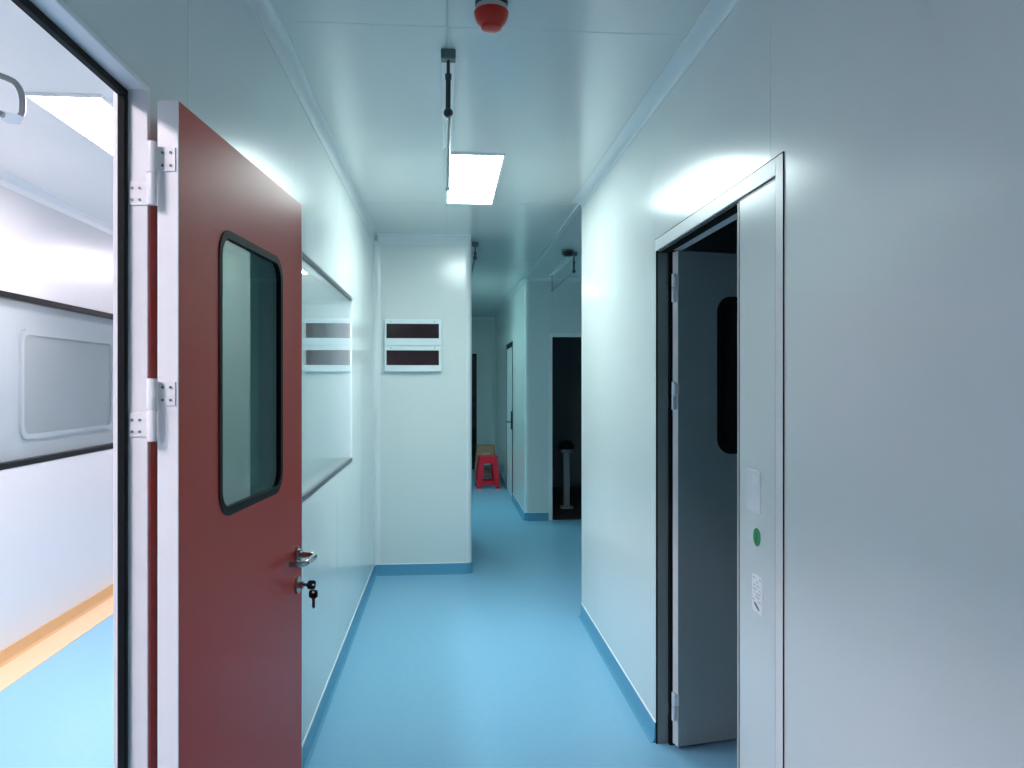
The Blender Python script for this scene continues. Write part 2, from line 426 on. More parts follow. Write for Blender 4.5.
trim('trim_6', corner_prof(0.205 - RC, YE + RC, RC, -90, 0, RC - 0.02), 'z', 0.0, H, 'rounded white corner post at the right edge of the end panel wall')
trim('trim_7', corner_prof(XF + 0.035, YF + 0.035, 0.035, 180, 270, 0.015), 'z', 0.0, H, 'rounded pale corner post where passage and alcove meet')
m = MB(); m.prism(corner_prof(XF + 0.035, YF + 0.035, 0.041, 180, 270, 0.033), 'z', 0, 0.084)
tag(m.build('baseboard_alcove_corner', M['base'], smooth=30), 'blue skirting bent round the corner post beside the alcove', 'baseboard', ST)
m = MB(); m.box(XR - 0.02, XR + 0.02, YC + 0.002, YF, H - 0.012, H, 0.003)
tag(m.build('trim_8', M['alu']), 'thin strip across the ceiling where the alcove opens', 'trim', ST)
trim('trim_9', cove((XF, 2.63), (0.828, H), (XF, H)), 'y', YF + 0.04, YB, 'curved strip between far passage wall and ceiling')
trim('trim_10', [(YB, 2.60), (YB - 0.004, 2.60), (YB - 0.012, 2.63), (YB - 0.03, 2.655), (YB - 0.04, H), (YB, H)], 'x', -0.56, XF, 'curved strip along the top of the far end wall')
trim('trim_11', [(XF, YB), (XF, YB - 0.07), (XF - 0.01, YB - 0.055), (XF - 0.055, YB - 0.01), (XF - 0.07, YB)], 'z', 0.084, 2.6, 'pale vertical strip in the far right corner behind the stools')
trim('trim_12', [(XRM, HRM - 0.06), (XRM + 0.004, HRM - 0.06), (XRM + 0.01, HRM - 0.03), (XRM + 0.03, HRM - 0.01), (XRM + 0.06, HRM - 0.004), (XRM + 0.06, HRM), (XRM, HRM)], 'y', -3.0, 11.5, 'white cove strip along the ceiling of the lit left room', mat='white')
m = MB(); m.box(XR, XR + T, YC, YC + 0.004, 0, H, 0.001)
m.box(XR + 0.004, XR + T + 0.004, YC, YC + 0.006, 0, H)
tag(m.build('trim_13', M['alu']), 'white end strip on the corner of the right wall at the alcove', 'trim', ST)
trim('trim_14', [(YF, 2.63), (YF - 0.004, 2.63), (YF - 0.012, 2.645), (YF - 0.03, 2.66), (YF - 0.035, H), (YF, H)], 'x', XF + 0.04, 2.9, 'thin cove strip along the top of the alcove wall')

# ------------------------------------------------------------------ window in the left wall
w = empty('window_1', (XL, (WY0 + WY1) / 2, WZ0))
tag(w, 'flush glazed window with dark sill strip in the left wall beside the red door', 'window', ST)
cy = (WY0 + WY1) / 2
pl = lambda u, v, z: (v, u - cy, z - WZ0)
m = MB()
m.box(-T, 0.003, WY0 - cy, WY1 - cy, WZ1 - WZ0 - 0.022, WZ1 - WZ0, 0.001)
m.box(-T, 0.003, WY0 - cy, WY1 - cy, 0.0, 0.024, 0.001)
m.build('frame', M['dark_strip'], w)['label'] = 'dark grey frame strips'
for a, b in ((WY0 - cy, WY0 - cy + 0.02), (WY1 - cy - 0.009, WY1 - cy)):
    MB().box(-T, 0.001, a, b, 0.024, WZ1 - WZ0 - 0.022, 0.001).build('stile', M['alu'], w)['label'] = 'thin pale upright strip'
for nm, x0 in (('pane', -0.010), ('pane', -T + 0.004)):
    MB().box(x0, x0 + 0.006, WY0 - cy + 0.02, WY1 - cy - 0.009, 0.024, WZ1 - WZ0 - 0.022).build(nm, M['glass'], w)

# ------------------------------------------------------------------ window in the side room wall
w = empty('window_2', (XRM, (RW[0] + RW[1]) / 2, RW[2]))
tag(w, 'grey glazed window with black edges on the lit left room wall', 'window', ST)
cy = (RW[0] + RW[1]) / 2; hz = RW[3] - RW[2]
m = MB()
m.box(-T, 0.004, RW[0] - cy, RW[1] - cy, hz - 0.032, hz, 0.001)
m.box(-T, 0.004, RW[0] - cy, RW[1] - cy, 0, 0.032, 0.001)
m.box(-T, 0.004, RW[0] - cy, RW[0] - cy + 0.02, 0.032, hz - 0.032, 0.001)
m.box(-T, 0.004, RW[1] - cy - 0.02, RW[1] - cy, 0.032, hz - 0.032, 0.001)
m.build('frame', M['black'], w)['label'] = 'black frame strips'
MB().box(-0.012, -0.006, RW[0] - cy + 0.02, RW[1] - cy - 0.02, 0.032, hz - 0.032).build('pane', M['glass'], w)
MB().box(-T, -T + 0.006, RW[0] - cy + 0.02, RW[1] - cy - 0.02, 0.032, hz - 0.032).build('back_panel', M['grey_pane'], w)
o1 = rrect(4.77 - cy, 6.03 - cy, 0.140, 0.775, 0.07); i1 = rrect(4.80 - cy, 6.00 - cy, 0.170, 0.745, 0.055)
MB().ring(o1, i1, -T + 0.006, -T + 0.022, lambda u, v, z: (v, u, z)).build('inner_frame', M['grey_pane'], w, smooth=30)
MB().slab(i1, -T + 0.006, -T + 0.012, lambda u, v, z: (v, u, z)).build('inner_pane', M['grey_pane_dark'], w)['label'] = 'dark rounded inner pane'

# ------------------------------------------------------------------ door 1: red door, wide open against the left wall
d = empty('door_1', (XL, DY1, 0))
tag(d, 'open red door with a rounded window and steel lever, in a white frame', 'door', ST)
fx = lambda x: x - XL
fy = lambda y: y - DY1
m = MB()   # frame lining: far jamb reveal, header soffit, near jamb
m.box(fx(XL - T - 0.004), 0.0, fy(DY1 - 0.0), fy(DY1) + 0.012, 0, DZ + 0.012, 0.0015)
m.box(fx(XL - T - 0.004), 0.0, fy(DY0 - 0.012), fy(DY0), 0, DZ + 0.012, 0.0015)
m.box(fx(XL - T - 0.004), 0.0, fy(DY0), fy(DY1), DZ, DZ + 0.012, 0.0015)
m.build('frame', M['white'], d)
m = MB()   # black rubber stop
xs = XL - 0.036
m.box(fx(xs - 0.015), fx(xs), fy(DY1 - 0.014), fy(DY1), 0, DZ, 0.002)
m.box(fx(xs - 0.015), fx(xs), fy(DY0), fy(DY0 + 0.010), 0, DZ, 0.002)
m.box(fx(xs - 0.015), fx(xs), fy(DY0 + 0.010), fy(DY1 - 0.010), DZ - 0.014, DZ, 0.002)
m.build('seal', M['black'], d)['label'] = 'black rubber door seal'
# leaf: local frame u along the width from the hinge, v out of the red face
HX, HY = -0.500, 1.543
ang = math.atan2(2.420 - HY, -0.426 - HX)      # direction of the leaf in plan
LW, LZ0, LZ1, LT = 0.88, 0.012, 2.031, 0.038
ux, uy = math.cos(ang), math.sin(ang)
nx, ny = uy, -ux
def dl(u, v, z): return (HX + u * ux + v * nx - XL, HY + u * uy + v * ny - DY1, z)
win = rrect(0.214, 0.667, 1.218, 1.830, 0.055)
E = 0.004
leaf = MB().plate_with_hole((E, LW - E, LZ0, LZ1), win, 0.0, -0.0155, dl)
leaf.plate_with_hole((0.06, LW - 0.001, LZ0, LZ1 - 0.004), win, -LT, -LT - 0.016, dl)
leaf = leaf.build('leaf', M['red_door'], d)
leaf['label'] = 'red enamelled door leaf'
m = MB()
def dbox(m, u0, u1, v0, v1, z0, z1): m.hexa([dl(u0, v0, z0), dl(u1, v0, z0), dl(u1, v1, z0), dl(u0, v1, z0), dl(u0, v0, z1), dl(u1, v0, z1), dl(u1, v1, z1), dl(u0, v1, z1)]); return m
dbox(m, 0, E, 0.0, -LT, LZ0, LZ1); dbox(m, LW - E, LW, 0.0, -LT, LZ0, LZ1)
dbox(m, E, LW - E, -0.0155, -LT, LZ0, 0.06); dbox(m, E, LW - E, -0.0155, -LT, LZ1 - 0.05, LZ1)
m.build('edge_profile', M['white'], leaf)['label'] = 'white aluminium door edge'
win_o = rrect(0.206, 0.675, 1.210, 1.838, 0.062); win_i = rrect(0.224, 0.657, 1.228, 1.820, 0.046)
m = MB().ring(win_o, win_i, 0.0025, -0.004, dl)
m.ring(win, win_i, -0.004, -0.056, dl)
m.ring(win_o, win_i, -0.056, -0.0605, dl)
m.build('window_gasket', M['black'], leaf, smooth=30)['label'] = 'black rubber window gasket'
MB().slab(win_i, -0.004, -0.009, dl).build('window_pane', M['door_glass'], leaf)
MB().slab(win_i, -0.049, -0.054, dl).build('window_pane', M['door_glass'], leaf)
# lever handle
HU, HZ = 0.817, 1.006
def cyl_n(m, u, z, v0, v1, r, n=24):
    a = [(u + r * math.cos(2 * PI * k / n), z + r * math.sin(2 * PI * k / n)) for k in range(n)]
    return m.slab(a, v0, v1, dl)
m = MB(); cyl_n(m, HU, HZ, 0.0, 0.008, 0.025); cyl_n(m, HU, HZ, 0.008, 0.014, 0.016)
m.build('handle_rose', M['brass'], leaf, smooth=40)
pts = [dl(HU, 0.008, HZ), dl(HU, 0.035, HZ)]
for k in range(1, 7):
    t = PI / 2 * k / 6; pts.append(dl(HU - 0.022 * (1 - math.cos(t)), 0.035 + 0.022 * math.sin(t), HZ))
pts += [dl(HU - 0.06, 0.057, HZ), dl(HU - 0.098, 0.057, HZ)]
for k in range(1, 7):
    t = PI / 2 * k / 6; pts.append(dl(HU - 0.098 - 0.022 * math.sin(t), 0.057 - 0.022 * (1 - math.cos(t)), HZ))
pts.append(dl(HU - 0.120, 0.014, HZ))
MB().tube(pts, 0.0085, 14).build('lever', M['steel'], leaf, smooth=50)
KZ = 0.919
m = MB(); cyl_n(m, HU, KZ, 0.0, 0.008, 0.025); cyl_n(m, HU, KZ, 0.008, 0.020, 0.010)
m.build('lock_cylinder', M['brass'], leaf, smooth=40)
m = MB(); cyl_n(m, HU, HZ, -LT - 0.016, -LT - 0.024, 0.025); cyl_n(m, HU, KZ, -LT - 0.016, -LT - 0.024, 0.025)
m.tube([dl(HU, -LT - 0.02, HZ), dl(HU, -LT - 0.047, HZ), dl(HU - 0.02, -LT - 0.056, HZ), dl(HU - 0.11, -LT - 0.056, HZ)], 0.007, 10)
m.build('back_handle', M['brass'], leaf, smooth=40)
# hinges: knuckle between jamb and leaf, leaves on the jamb reveal and the door edge
for zc in (1.890, 1.452, 0.22):
    hg = MB()
    cxk, cyk = HX - XL - LT * nx * 1.0 - 0.004, HY - DY1 - 0.014
    for za, zb in ((zc + 0.0015, zc + 0.058), (zc - 0.058, zc - 0.0015)):
        hg.lathe([(0.0, za), (0.0085, za), (0.009, za + 0.002), (0.009, zb - 0.002), (0.0085, zb), (0.0, zb)], (cxk, cyk, 0), 18)
    hg.lathe([(0.0, zc - 0.002), (0.007, zc - 0.002), (0.007, zc + 0.002), (0.0, zc + 0.002)], (cxk, cyk, 0), 14)
    hg.box(-0.034, cxk, -0.003, 0.0, zc - 0.052, zc - 0.006, 0.0008)
    dbox(hg, -0.003, 0.0, -0.004, -0.048, zc + 0.008, zc + 0.052)
    h = hg.build('hinge', M['white'], d, smooth=40)
    spots = [dl(-0.0046, dv, zc + dz) for dv in (-0.012, -0.027) for dz in (0.018, 0.042)]
    spots += [(dx, -0.0044, zc + dz) for dx in (-0.028, -0.014) for dz in (-0.020, -0.042)]
    for q in spots:
        MB().lathe([(0, -0.0006), (0.0026, -0.0006), (0.0026, 0.0016), (0, 0.0016)], q, 10, 'y').build('screw', M['grey_metal'], h)['label'] = 'small grey screw'

# keys on the red door
def wdl(u, v, z): q = dl(u, v, z); return (q[0] + XL, q[1] + DY1, q[2])
def key_mesh(name, label, base, axis_d, axis_w, axis_t):
    """key: base = bow end, axis_d runs from bow to tip"""
    k = empty(name, base)
    D, W, Tt = Vector(axis_d).normalized(), Vector(axis_w).normalized(), Vector(axis_t).normalized()
    P = lambda u, v, z: tuple(D * u + Tt * v + W * z)
    bow = rrect(0.0, 0.024, -0.0125, 0.0125, 0.007, 5)
    hole = [(0.006 + 0.0035 * math.cos(t * PI / 12), 0.0035 * math.sin(t * PI / 12)) for t in range(24)]
    n = len(bow)
    hole = [(0.0065 + 0.0035 * math.cos(math.atan2(b[1], b[0] - 0.012)), 0.0035 * math.sin(math.atan2(b[1], b[0] - 0.012))) for b in bow]
    MB().ring(bow, hole, -0.0035, 0.0035, P).build('bow', M['key'], k, smooth=30)
    bl = [(0.023, -0.0045), (0.030, -0.0045), (0.034, -0.003), (0.037, -0.0045), (0.041, -0.0028), (0.045, -0.0045), (0.050, -0.003), (0.055, 0.0), (0.051, 0.0045), (0.023, 0.0045)]
    MB().slab(bl, -0.0012, 0.0012, P).build('blade', M['key_metal'], k)
    tag(k, label, 'key', group='keys on the red door')
    return k
nv = Vector((nx, ny, 0)); uv = Vector((ux, uy, 0))
key_mesh('key', 'black-headed key stuck in the lock of the red door', wdl(HU, 0.056, KZ), -nv, (uv * 0.55 + Vector((0, 0, 1)) * 0.83), nv.cross(uv * 0.55 + Vector((0, 0, 1)) * 0.83))
k2b = Vector(wdl(HU, 0.0495, KZ - 0.014))
k2 = key_mesh('key', 'second key hanging loose below the red door lock', k2b, (0, 0, -1), Vector((1, -0.2, 0)), Vector((0.2, 1, 0)))
rp = []
for i in range(17):
    t = 2 * PI * i / 16
    rp.append((0.0, 0.0025 * math.cos(t), 0.003 + 0.0105 * math.sin(t)))
MB().tube(rp, 0.0007, 6, cap=False).build('split_ring', M['key_metal'], k2, smooth=60)

# ------------------------------------------------------------------ door 2: unequal double door in the right wall, far leaf swung inward
d = empty('door_2', (XR, (RY0 + RY1) / 2, 0))
tag(d, 'pale double door in the right wall, wide leaf swung into the dark room', 'door', ST)
cy = (RY0 + RY1) / 2
FW = 0.048
m = MB()
a, b = RY0 - cy, RY1 - cy
m.box(-0.003, 0.10, a, a + FW, 0, RZ, 0.0012)
m.box(-0.003, 0.10, a + FW, b, RZ - FW, RZ, 0.0012)
m.build('frame', M['white'], d)
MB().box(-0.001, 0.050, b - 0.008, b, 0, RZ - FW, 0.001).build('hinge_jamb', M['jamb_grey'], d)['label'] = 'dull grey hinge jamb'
m = MB()
m.box(-0.0032, 0.0, a - 0.0018, a, 0, RZ + 0.0018); m.box(-0.0032, 0.0, a, b, RZ, RZ + 0.0018); m.box(-0.0025, 0.004, b - 0.011, b - 0.008, 0, RZ - FW)
m.box(0.006, 0.05, a + FW, b - 0.011, RZ - FW - 0.008, RZ - FW)
m.box(0.050, 0.10, b - 0.03, b, 0, RZ - FW)
m.build('seal', M['black'], d)['label'] = 'black rubber seal round the frame'
# near fixed leaf
lf = MB().box(-0.001, 0.042, a + FW + 0.002, 2.335 - cy, 0.012, RZ - FW - 0.006, 0.0015).build('fixed_leaf', M['wall'], d)
m = MB(); m.box(-0.002, 0.042, 2.335 - cy, 2.341 - cy, 0.012, RZ - FW - 0.012, 0.0008)
m.build('edge_strip', M['white'], lf)
m = MB(); m.box(-0.0022, 0.0, 2.325 - cy, 2.332 - cy, 0.012, RZ - FW - 0.008)
m.box(-0.0016, 0.0, a + FW + 0.002, a + FW + 0.0045, 0.012, RZ - FW - 0.008)
m.box(-0.0016, 0.0, a + FW + 0.002, 2.33 - cy, RZ - FW - 0.011, RZ - FW - 0.007)
m.build('edge_seal', M['dark_strip'], lf)['label'] = 'dark seam round the fixed leaf'
# swung leaf
QX, QY = 0.947, 3.212
qa = math.atan2(0.060, 0.2755)
q1, q2 = math.cos(qa), math.sin(qa)
def ql(u, v, z): return (QX + u * q1 + v * q2 - XR, QY + u * q2 - v * q1 - cy, z)   # v out of the visible face
win = rrect(0.19, 0.68, 1.215, 1.858, 0.06)
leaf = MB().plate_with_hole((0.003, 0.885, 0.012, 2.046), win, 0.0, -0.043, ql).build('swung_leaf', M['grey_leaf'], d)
leaf['label'] = 'grey door leaf'
def qbox(m, u0, u1, v0, v1, z0, z1): m.hexa([ql(u0, v0, z0), ql(u1, v0, z0), ql(u1, v1, z0), ql(u0, v1, z0), ql(u0, v0, z1), ql(u1, v0, z1), ql(u1, v1, z1), ql(u0, v1, z1)]); return m
m = MB(); qbox(m, 0.0, 0.003, 0, -0.043, 0.012, 2.046); qbox(m, 0.885, 0.888, 0, -0.043, 0.012, 2.046)
m.build('edge_strip', M['white'], leaf)
wi = rrect(0.205, 0.665, 1.230, 1.843, 0.05)
wo = rrect(0.182, 0.688, 1.207, 1.866, 0.066)
m = MB().ring(wo, wi, 0.002, -0.002, ql); m.ring(win, wi, -0.002, -0.043, ql)
m.build('window_gasket', M['black'], leaf, smooth=30)
MB().slab(wi, -0.006, -0.012, ql).build('window_pane', M['pane_dark'], leaf)
m = MB(); P0 = ql(0.82, 0, 1.0)
m.tube([ql(0.82, 0, 1.0), ql(0.82, 0.05, 1.0), ql(0.80, 0.057, 1.0), ql(0.71, 0.057, 1.0)], 0.008, 12)
m.build('lever', M['steel'], leaf, smooth=40)
for zc in (1.895, 1.452, 0.176):
    hg = MB(); cxk, cyk = 0.058, QY - cy + 0.010
    for za, zb in ((zc + 0.0015, zc + 0.058), (zc - 0.058, zc - 0.0015)):
        hg.lathe([(0.0, za), (0.0085, za), (0.009, za + 0.002), (0.009, zb - 0.002), (0.0085, zb), (0.0, zb)], (cxk, cyk, 0), 16)
    hg.box(cxk, cxk + 0.018, QY - cy - 0.003, QY - cy + 0.03, zc + 0.004, zc + 0.052, 0.0008)
    h = hg.build('hinge', M['alu'], d, smooth=40)
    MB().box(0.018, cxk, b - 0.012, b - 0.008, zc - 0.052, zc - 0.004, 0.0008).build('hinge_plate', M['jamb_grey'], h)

# stickers on the fixed leaf (each a thin sheet lying on it)
XS = XR - 0.001
def sheet(name, y0, y1, z0, z1, r, mat, label, th=0.0012):
    cyy, czz = (y0 + y1) / 2, (z0 + z1) / 2
    t = empty(name, (XS, cyy, czz))
    m = MB().slab(rrect(y0 - cyy, y1 - cyy, z0 - czz, z1 - czz, r, 5), 0.0, -th, lambda u, v, z: (v, u, z))
    m.build('sheet', M[mat], t)
    tag(t, label, 'sticker')
    return t, cyy, czz
t, _, _ = sheet('sticker', 2.165, 2.268, 1.135, 1.255, 0.012, 'sticker_pale', 'pale rectangular paper patch above the green dot on the right door')
m = MB().slab([(0.0, 0.02), (-0.035, 0.025), (-0.035, 0.045), (0.01, 0.05)], -0.0012, -0.0018, lambda u, v, z: (v, u, z)); m.build('torn_layer', M['sticker_white'], t)
t = empty('sticker', (XS, 2.192, 1.068))
MB().lathe([(0, -0.0012), (0.0255, -0.0012), (0.0255, 0.0), (0, 0.0)], (0, 0, 0), 32, 'x').build('disc', M['green'], t)
tag(t, 'round green dot sticker on the pale right door leaf', 'sticker')
m = MB().slab([(-0.003, 0.013), (0.004, 0.010), (0.004, -0.011), (0.012, -0.016), (-0.010, -0.016), (-0.003, -0.011)], -0.0012, -0.0017, lambda u, v, z: (v, u, z)); m.build('mark', M['green_dark'], t)
t, _, _ = sheet('sticker', 2.150, 2.226, 0.855, 0.962, 0.012, 'sticker_white', 'small white printed label below the green dot, with a dark corner mark')
random.seed(4)
m = MB(); P = lambda u, v, z: (v, u, z)
for i in range(7):
    z = 0.040 - i * 0.0105
    u = -0.028 + random.random() * 0.006
    while u < 0.026:
        l = 0.004 + random.random() * 0.008
        if random.random() < 0.6: m.slab([(u, z), (u + l, z + 0.002), (u + l, z + 0.0055), (u, z + 0.0035)], -0.0012, -0.0016, P)
        u += l + 0.003
m.build('faint_print', M['sticker_faint'], t)
m = MB().slab([(0.022, -0.030), (0.010, -0.037), (-0.012, -0.045), (-0.018, -0.041), (-0.006, -0.034), (0.016, -0.024)][::-1], -0.0012, -0.0017, P); m.build('dark_mark', M['sticker_mark'], t)

# ------------------------------------------------------------------ door 3: dark open doorway in the alcove wall
d = empty('door_3', (DFX0, YF, 0))
tag(d, 'dark open doorway with thin pale frame in the alcove wall', 'door', ST)
w_ = DFX1 - DFX0
m = MB()
m.box(-0.03, 0.012, -0.006, 0.075, 0, DFZ + 0.03, 0.002); m.box(w_ - 0.012, w_ + 0.03, -0.006, 0.075, 0, DFZ + 0.03, 0.002); m.box(0.012, w_ - 0.012, -0.006, 0.075, DFZ - 0.012, DFZ + 0.03, 0.002)
m.build('frame', M['white'], d)
m = MB(); m.box(0.012, 0.02, 0.02, 0.05, 0, DFZ - 0.012); m.box(0.012, w_ - 0.012, 0.02, 0.05, DFZ - 0.02, DFZ - 0.012)
m.build('seal', M['black'], d)
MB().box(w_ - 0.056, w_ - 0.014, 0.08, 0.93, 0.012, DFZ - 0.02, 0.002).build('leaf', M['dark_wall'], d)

# ------------------------------------------------------------------ door 4: white door in the far passage wall
d = empty('door_4', (XF, 10.35, 0))
tag(d, 'narrow-looking white door with black edges in the far passage wall', 'door', ST)
m = MB()
m.box(-0.004, 0.05, 0.0, 0.10, 0, 2.06, 0.001); m.box(-0.004, 0.05, 1.01, 1.07, 0, 2.06, 0.001); m.box(-0.004, 0.05, 0.10, 1.01, 1.99, 2.06, 0.001)
m.build('frame', M['black'], d)['label'] = 'black door surround'
leaf = MB().box(-0.002, 0.043, 0.10, 1.01, 0.012, 1.99, 0.002).build('leaf', M['white'], d)
m = MB(); m.box(-0.010, -0.002, 0.06, 0.22, 0.90, 1.14, 0.002); m.tube([(-0.008, 0.15, 1.0), (-0.05, 0.15, 1.0), (-0.055, 0.17, 1.0), (-0.055, 0.28, 1.0)], 0.008, 10)
m.build('handle', M['black'], leaf, smooth=40)

# ------------------------------------------------------------------ door 5: dark doorway in the far end wall, its unlit opening painted near-black
d = empty('door_5', (0.06, YB, 0))
tag(d, 'dark door in the far end wall, left of the stools', 'door', ST)
m = MB(); m.box(-0.03, 0.0, -0.012, 0.0, 0, 2.03, 0.001); m.box(0.46, 0.475, -0.012, 0.0, 0, 2.03, 0.001); m.box(0.0, 0.46, -0.012, 0.0, 2.0, 2.03, 0.001)
m.build('frame', M['black'], d)
MB().box(0.0, 0.46, -0.008, 0.0, 0.01, 2.0, 0.001).build('leaf', M['pane_dark'], d)  # flat dark sheet painted in place of the unlit opening

# ------------------------------------------------------------------ distribution box on the end panel wall
t = empty('mounted_fuse_box', (-0.258, YE, 1.595))
tag(t, 'white wall-mounted fuse box with two dark smoked flaps', 'fuse box')
MB().box(-0.222, 0.222, -0.035, 0.0, 0.0, 0.412, 0.005, 2).build('enclosure', M['box_white'], t)
for z0, z1, w0, w1 in ((0.004, 0.202, 0.052, 0.168), (0.206, 0.408, 0.262, 0.376)):
    c = MB().plate_with_hole((-0.219, 0.219, z0, z1), rrect(-0.205, 0.203, w0, w1, 0.004, 3), -0.035, -0.048, lambda u, v, z: (u, v, z)).build('cover', M['box_white'], t, bevel=0.002)
    MB().box(-0.207, 0.205, -0.0445, -0.036, w0 - 0.001, w1 + 0.001).build('flap', M['cover_glass'], c)['label'] = 'dark smoked plastic flap'
    for sx in (-0.17, 0.17): MB().lathe([(0, -0.0495), (0.004, -0.0495), (0.004, -0.047), (0, -0.047)], (sx, 0, z1 - 0.014), 12, 'y').build('screw', M['grey_metal'], c)

# ------------------------------------------------------------------ detectors
t = empty('smoke_detector', (0.139, 2.452, H))
tag(t, 'ceiling detector with a red cap near the seam above the corridor', 'detector')
MB().lathe([(0, 0), (0.050, 0), (0.050, -0.012), (0.046, -0.014), (0, -0.014)], (0, 0, 0), 40).build('ring', M['dark_ring'], t, smooth=30)
MB().lathe([(0, -0.014), (0.048, -0.014), (0.050, -0.026), (0.049, -0.030), (0, -0.030)], (0, 0, 0), 40).build('base', M['ivory'], t, smooth=30)
MB().lathe([(0, -0.030), (0.052, -0.030), (0.054, -0.034), (0.052, -0.046), (0.046, -0.060), (0.040, -0.068), (0.033, -0.074), (0.031, -0.082), (0.024, -0.086), (0, -0.087)], (0, 0, 0), 40).build('cap', M['red_cap'], t, smooth=30)['label'] = 'bright red dome cap'
t = empty('smoke_detector', (1.06, 6.95, H))
tag(t, 'dark round detector on the shaded alcove ceiling', 'detector')
MB().lathe([(0, 0), (0.055, 0), (0.055, -0.014), (0, -0.014)], (0, 0, 0), 32).build('base', M['grey_metal'], t, smooth=30)
MB().lathe([(0, -0.014), (0.050, -0.014), (0.048, -0.034), (0.036, -0.046), (0.030, -0.052), (0, -0.053)], (0, 0, 0), 32).build('cap', M['dark_ring'], t, smooth=30)

# ------------------------------------------------------------------ ceiling lights
def ceiling_light(x0, x1, y0, y1, z, mat, label, group):
    cx, cyy = (x0 + x1) / 2, (y0 + y1) / 2
    t = empty('ceiling_light', (cx, cyy, z)); a, b = (x1 - x0) / 2, (y1 - y0) / 2
    m = MB()
    m.box(-a - 0.012, -a, -b - 0.012, b + 0.012, -0.014, 0, 0.002); m.box(a, a + 0.012, -b - 0.012, b + 0.012, -0.014, 0, 0.002)
    m.box(-a, a, -b - 0.012, -b, -0.014, 0, 0.002); m.box(-a, a, b, b + 0.012, -0.014, 0, 0.002)
    m.build('frame', M['white'], t)
    MB().box(-a, a, -b, b, -0.011, -0.002).build('diffuser', mat, t)['label'] = 'glowing white diffuser'
    return tag(t, label, 'ceiling light', group=group)
ceiling_light(0.010, 0.290, 4.06, 5.15, H, M['led'], 'glowing rectangular light panel in the corridor ceiling, beyond the rail', 'led panels')
ceiling_light(-0.40, -0.12, 9.0, 10.1, H, M['led_far'], 'light panel of the far passage, behind the end panel wall', 'led panels')
ceiling_light(-1.605, -1.335, 3.22, 4.42, HRM, M['led_room'], 'bright light panel on the ceiling of the lit left room', 'led panels')
ceiling_light(-1.605, -1.335, -0.55, 0.65, HRM, M['led_room'], 'light panel of the left room ceiling nearest the viewer', 'led panels')
ceiling_light(-1.605, -1.335, 7.0, 8.2, HRM, M['led_room'], 'light panel deep in the left room ceiling, farthest of three', 'led panels')

# ------------------------------------------------------------------ ceiling rails
def ceiling_rail(x, y0, y1, z, drop, label, dark=True, ball=0.017):
    t = empty('ceiling_rail', (x, y0, z)); L_ = y1 - y0
    MB().box(-0.026, 0.026, -0.022, 0.022, -0.034, 0, 0.003).build('mounting_block', M['grey_metal'], t)
    m = MB(); m.box(-0.024, -0.018, 0.022, L_ + 0.05, -0.014, 0, 0.001); m.box(0.018, 0.024, 0.022, L_ + 0.05, -0.014, 0, 0.001); m.box(-0.024, 0.024, 0.022, L_ + 0.05, -0.004, 0, 0.001)
    m.build('channel', M['white'], t)
    m = MB()
    m.tube([(0, 0, -0.03), (0, 0, -0.085)], 0.006, 12); m.tube([(0, 0, -0.082), (0, 0, -0.10)], 0.0115, 12); m.tube([(0, 0, -0.098), (-0.001, 0, -drop)], 0.0088, 14)
    m.build('drop_rod', M['dark_steel'], t, smooth=40)
    m = MB()
    m.lathe([(0, -ball), (ball * .55, -ball * .85), (ball * .9, -ball * .45), (ball, 0), (ball * .9, ball * .45), (ball * .55, ball * .85), (0, ball)], (0, 0, -drop), 24, 'y')
    m.build('ball_joint', M['dark_steel'], t, smooth=60)
    MB().tube([(0, 0.01, -drop), (0, L_, -drop)], 0.0085, 14).build('rod', M['steel'], t, smooth=40)
    m = MB(); m.tube([(0, L_, -0.004), (0, L_, -drop - 0.004)], 0.007, 12); m.lathe([(0, -0.012), (0.009, -0.009), (0.013, 0), (0.009, 0.009), (0, 0.012)], (0, L_, -drop), 16, 'y')
    m.build('far_drop_rod', M['steel'], t, smooth=40)
    return tag(t, label, 'ceiling rail', group='ceiling rails')
ceiling_rail(0.008, 2.825, 3.92, H, 0.218, 'steel rod hung on dark drop from the corridor ceiling, before the light')
ceiling_rail(1.135, 7.05, 8.52, H, 0.170, 'thin rod hung from the shaded alcove ceiling above the dark doorway')
ceiling_rail(0.240, 6.62, 7.7, H, 0.13, 'short rail end showing at the ceiling corner of the end panel wall')

# bent tube in the side room
t = empty('bent_tube_rail', (-1.72, 2.68, HRM - 0.03))
tag(t, 'bent steel tube with clear socket hanging high in the lit left room', 'tube rail')
ax, ay, az = -1.95, 2.68, HRM   # tube outline in its own plane
def tp(x, z): return (x - ax, 0.0, z - az)
up = [tp(-1.95, HRM + 0.03), tp(-1.95, 2.585), tp(-1.93, 2.566), tp(-1.87, 2.556), tp(-1.70, 2.532), tp(-1.63, 2.508)]
for k in range(1, 9):
    tt = PI / 2 * k / 8
    up.append(tp(-1.625 + 0.045 * math.sin(tt), 2.503 - 0.075 * (1 - math.cos(tt))))
up += [tp(-1.581, 2.40), tp(-1.586, 2.388)]
MB().tube(up, 0.0095, 16).build('tube', M['tube_steel'], t, smooth=60)
MB().tube([tp(-1.583, 2.388), tp(-1.595, 2.378), tp(-1.62, 2.380), tp(-1.648, 2.392)], [0.010, 0.016, 0.017, 0.014], 16).build('socket', M['clear_plastic'], t, smooth=60)['label'] = 'clear plastic socket'
MB().tube([tp(-1.638, 2.389), tp(-1.66, 2.398), tp(-1.80, 2.43), tp(-1.88, 2.45), tp(-1.90, 2.48), tp(-1.90, HRM + 0.03)], 0.0095, 16).build('lower_tube', M['tube_steel'], t, smooth=60)

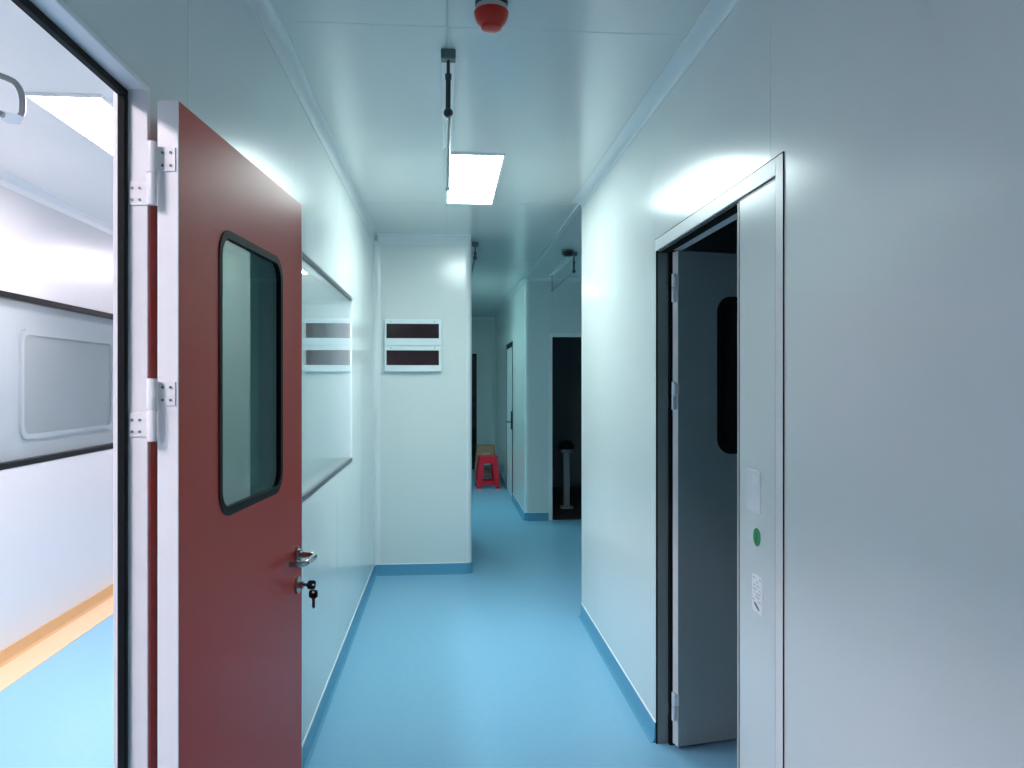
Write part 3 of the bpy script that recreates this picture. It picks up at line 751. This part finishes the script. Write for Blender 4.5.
# ------------------------------------------------------------------ plastic stools
def stool(mat, loc, rz, label, group):
    t = empty('plastic_stool', loc, rz)
    h = 0.455; wt, wb = 0.134, 0.166; th = 0.0035
    hw = lambda z: wb + (wt - wb) * z / h
    m = MB()
    # seat: slab with rounded corners, shallow rim, skirt
    oc = rrect(-wt, wt, -wt, wt, 0.03, 6)
    m.slab(oc, h - 0.008, h, lambda u, v, z: (u, z, v))
    m.ring(rrect(-wt, wt, -wt, wt, 0.03, 6), rrect(-wt + 0.012, wt - 0.012, -wt + 0.012, wt - 0.012, 0.02, 6), h, h + 0.005, lambda u, v, z: (u, z, v))
    seat = m.build('seat', mat, t, smooth=30)
    def side(m, q, ua, ub, za, zb, uta=None, utb=None):
        """panel on side q between heights; ua..ub fractions at the bottom, uta..utb at the top"""
        uta = ua if uta is None else uta; utb = ub if utb is None else utb
        P = []
        for off in (0.0, -th):
            for (f, z) in ((ua, za), (ub, za), (utb, zb), (uta, zb)):
                w = hw(z) + off
                x, y = f * hw(z), -w
                for _ in range(q): x, y = -y, x
                P.append((x, y, z))
        m.hexa(P)
    m = MB()
    for q in range(4): side(m, q, -0.9, 0.9, h - 0.10, h - 0.004)
    m.build('apron', mat, seat)
    for q in range(4):
        m = MB()
        side(m, q, 0.60, 1.0, 0.0, h - 0.10, 0.42, 0.97)
        side(m, (q + 1) % 4, -1.0, -0.60, 0.0, h - 0.10, -0.97, -0.42)
        m.build('leg', mat, t)
    for q in range(4):
        m = MB(); side(m, q, -0.66, 0.66, 0.055, 0.105, -0.63, 0.63)
        m.build('stretcher', mat, t)
    return tag(t, label, 'stool', group=group)
stool(M['red_plastic'], (0.600, 11.63, 0), 0.05, 'bright red plastic stool standing at the end of the passage', 'stools at the end of the passage')
stool(M['grey_plastic'], (0.60, 12.16, 0), 0.0, 'grey stool at the bottom of the stack behind the red stool', 'stools at the end of the passage')
stool(M['grey_plastic'], (0.60, 12.16, 0.055), 0.0, 'grey stool in the middle of the stack behind the red stool', 'stools at the end of the passage')
stool(M['tan_plastic'], (0.60, 12.16, 0.110), 0.0, 'tan stool topping the stack behind the red stool', 'stools at the end of the passage')

# ------------------------------------------------------------------ pedestal in the dark far room
t = empty('pedestal_stand', (1.445, 9.55, 0.004))
tag(t, 'slim pale pedestal with dark head standing inside the dark far doorway', 'pedestal')
MB().box(-0.075, 0.075, -0.06, 0.06, 0, 0.03, 0.008, 2).build('foot', M['pedestal'], t)
MB().box(-0.036, 0.036, -0.035, 0.035, 0.03, 0.67, 0.006, 2).build('column', M['pedestal'], t)
MB().box(-0.062, 0.062, -0.05, 0.05, 0.67, 0.715, 0.008, 2).build('top_plate', M['pedestal'], t)
MB().lathe([(0, 0.715), (0.09, 0.715), (0.10, 0.735), (0.085, 0.775), (0.05, 0.81), (0, 0.825)], (0, 0, 0), 24).build('head', M['black'], t, smooth=40)['label'] = 'dark rounded head'

# ------------------------------------------------------------------ camera, world, view
cam = bpy.data.cameras.new('camera')
cam.sensor_width = 36.0; cam.lens = 36.0 * 800.0 / 1024.0
cam.clip_start = 0.02
co = bpy.data.objects.new('camera', cam); COL.objects.link(co)
co.location = (0, 0, 1.5)
co.rotation_euler = (PI / 2, 0, -math.atan(66.0 / 800.0))
scene.camera = co

wd = bpy.data.worlds.new('world'); scene.world = wd; wd.use_nodes = True
wd.node_tree.nodes['Background'].inputs['Color'].default_value = (0.5, 0.6, 0.65, 1)
wd.node_tree.nodes['Background'].inputs['Strength'].default_value = 0.0

vs = scene.view_settings
scene.display_settings.display_device = 'sRGB'
vs.view_transform = 'Standard'; vs.look = 'None'; vs.gamma = 1.0; vs.use_curve_mapping = False
vs.exposure = 0.70
try:
    scene.cycles.use_denoising = True
    scene.cycles.max_bounces = 14; scene.cycles.diffuse_bounces = 8; scene.cycles.glossy_bounces = 6; scene.cycles.transparent_max_bounces = 16
except Exception:
    pass
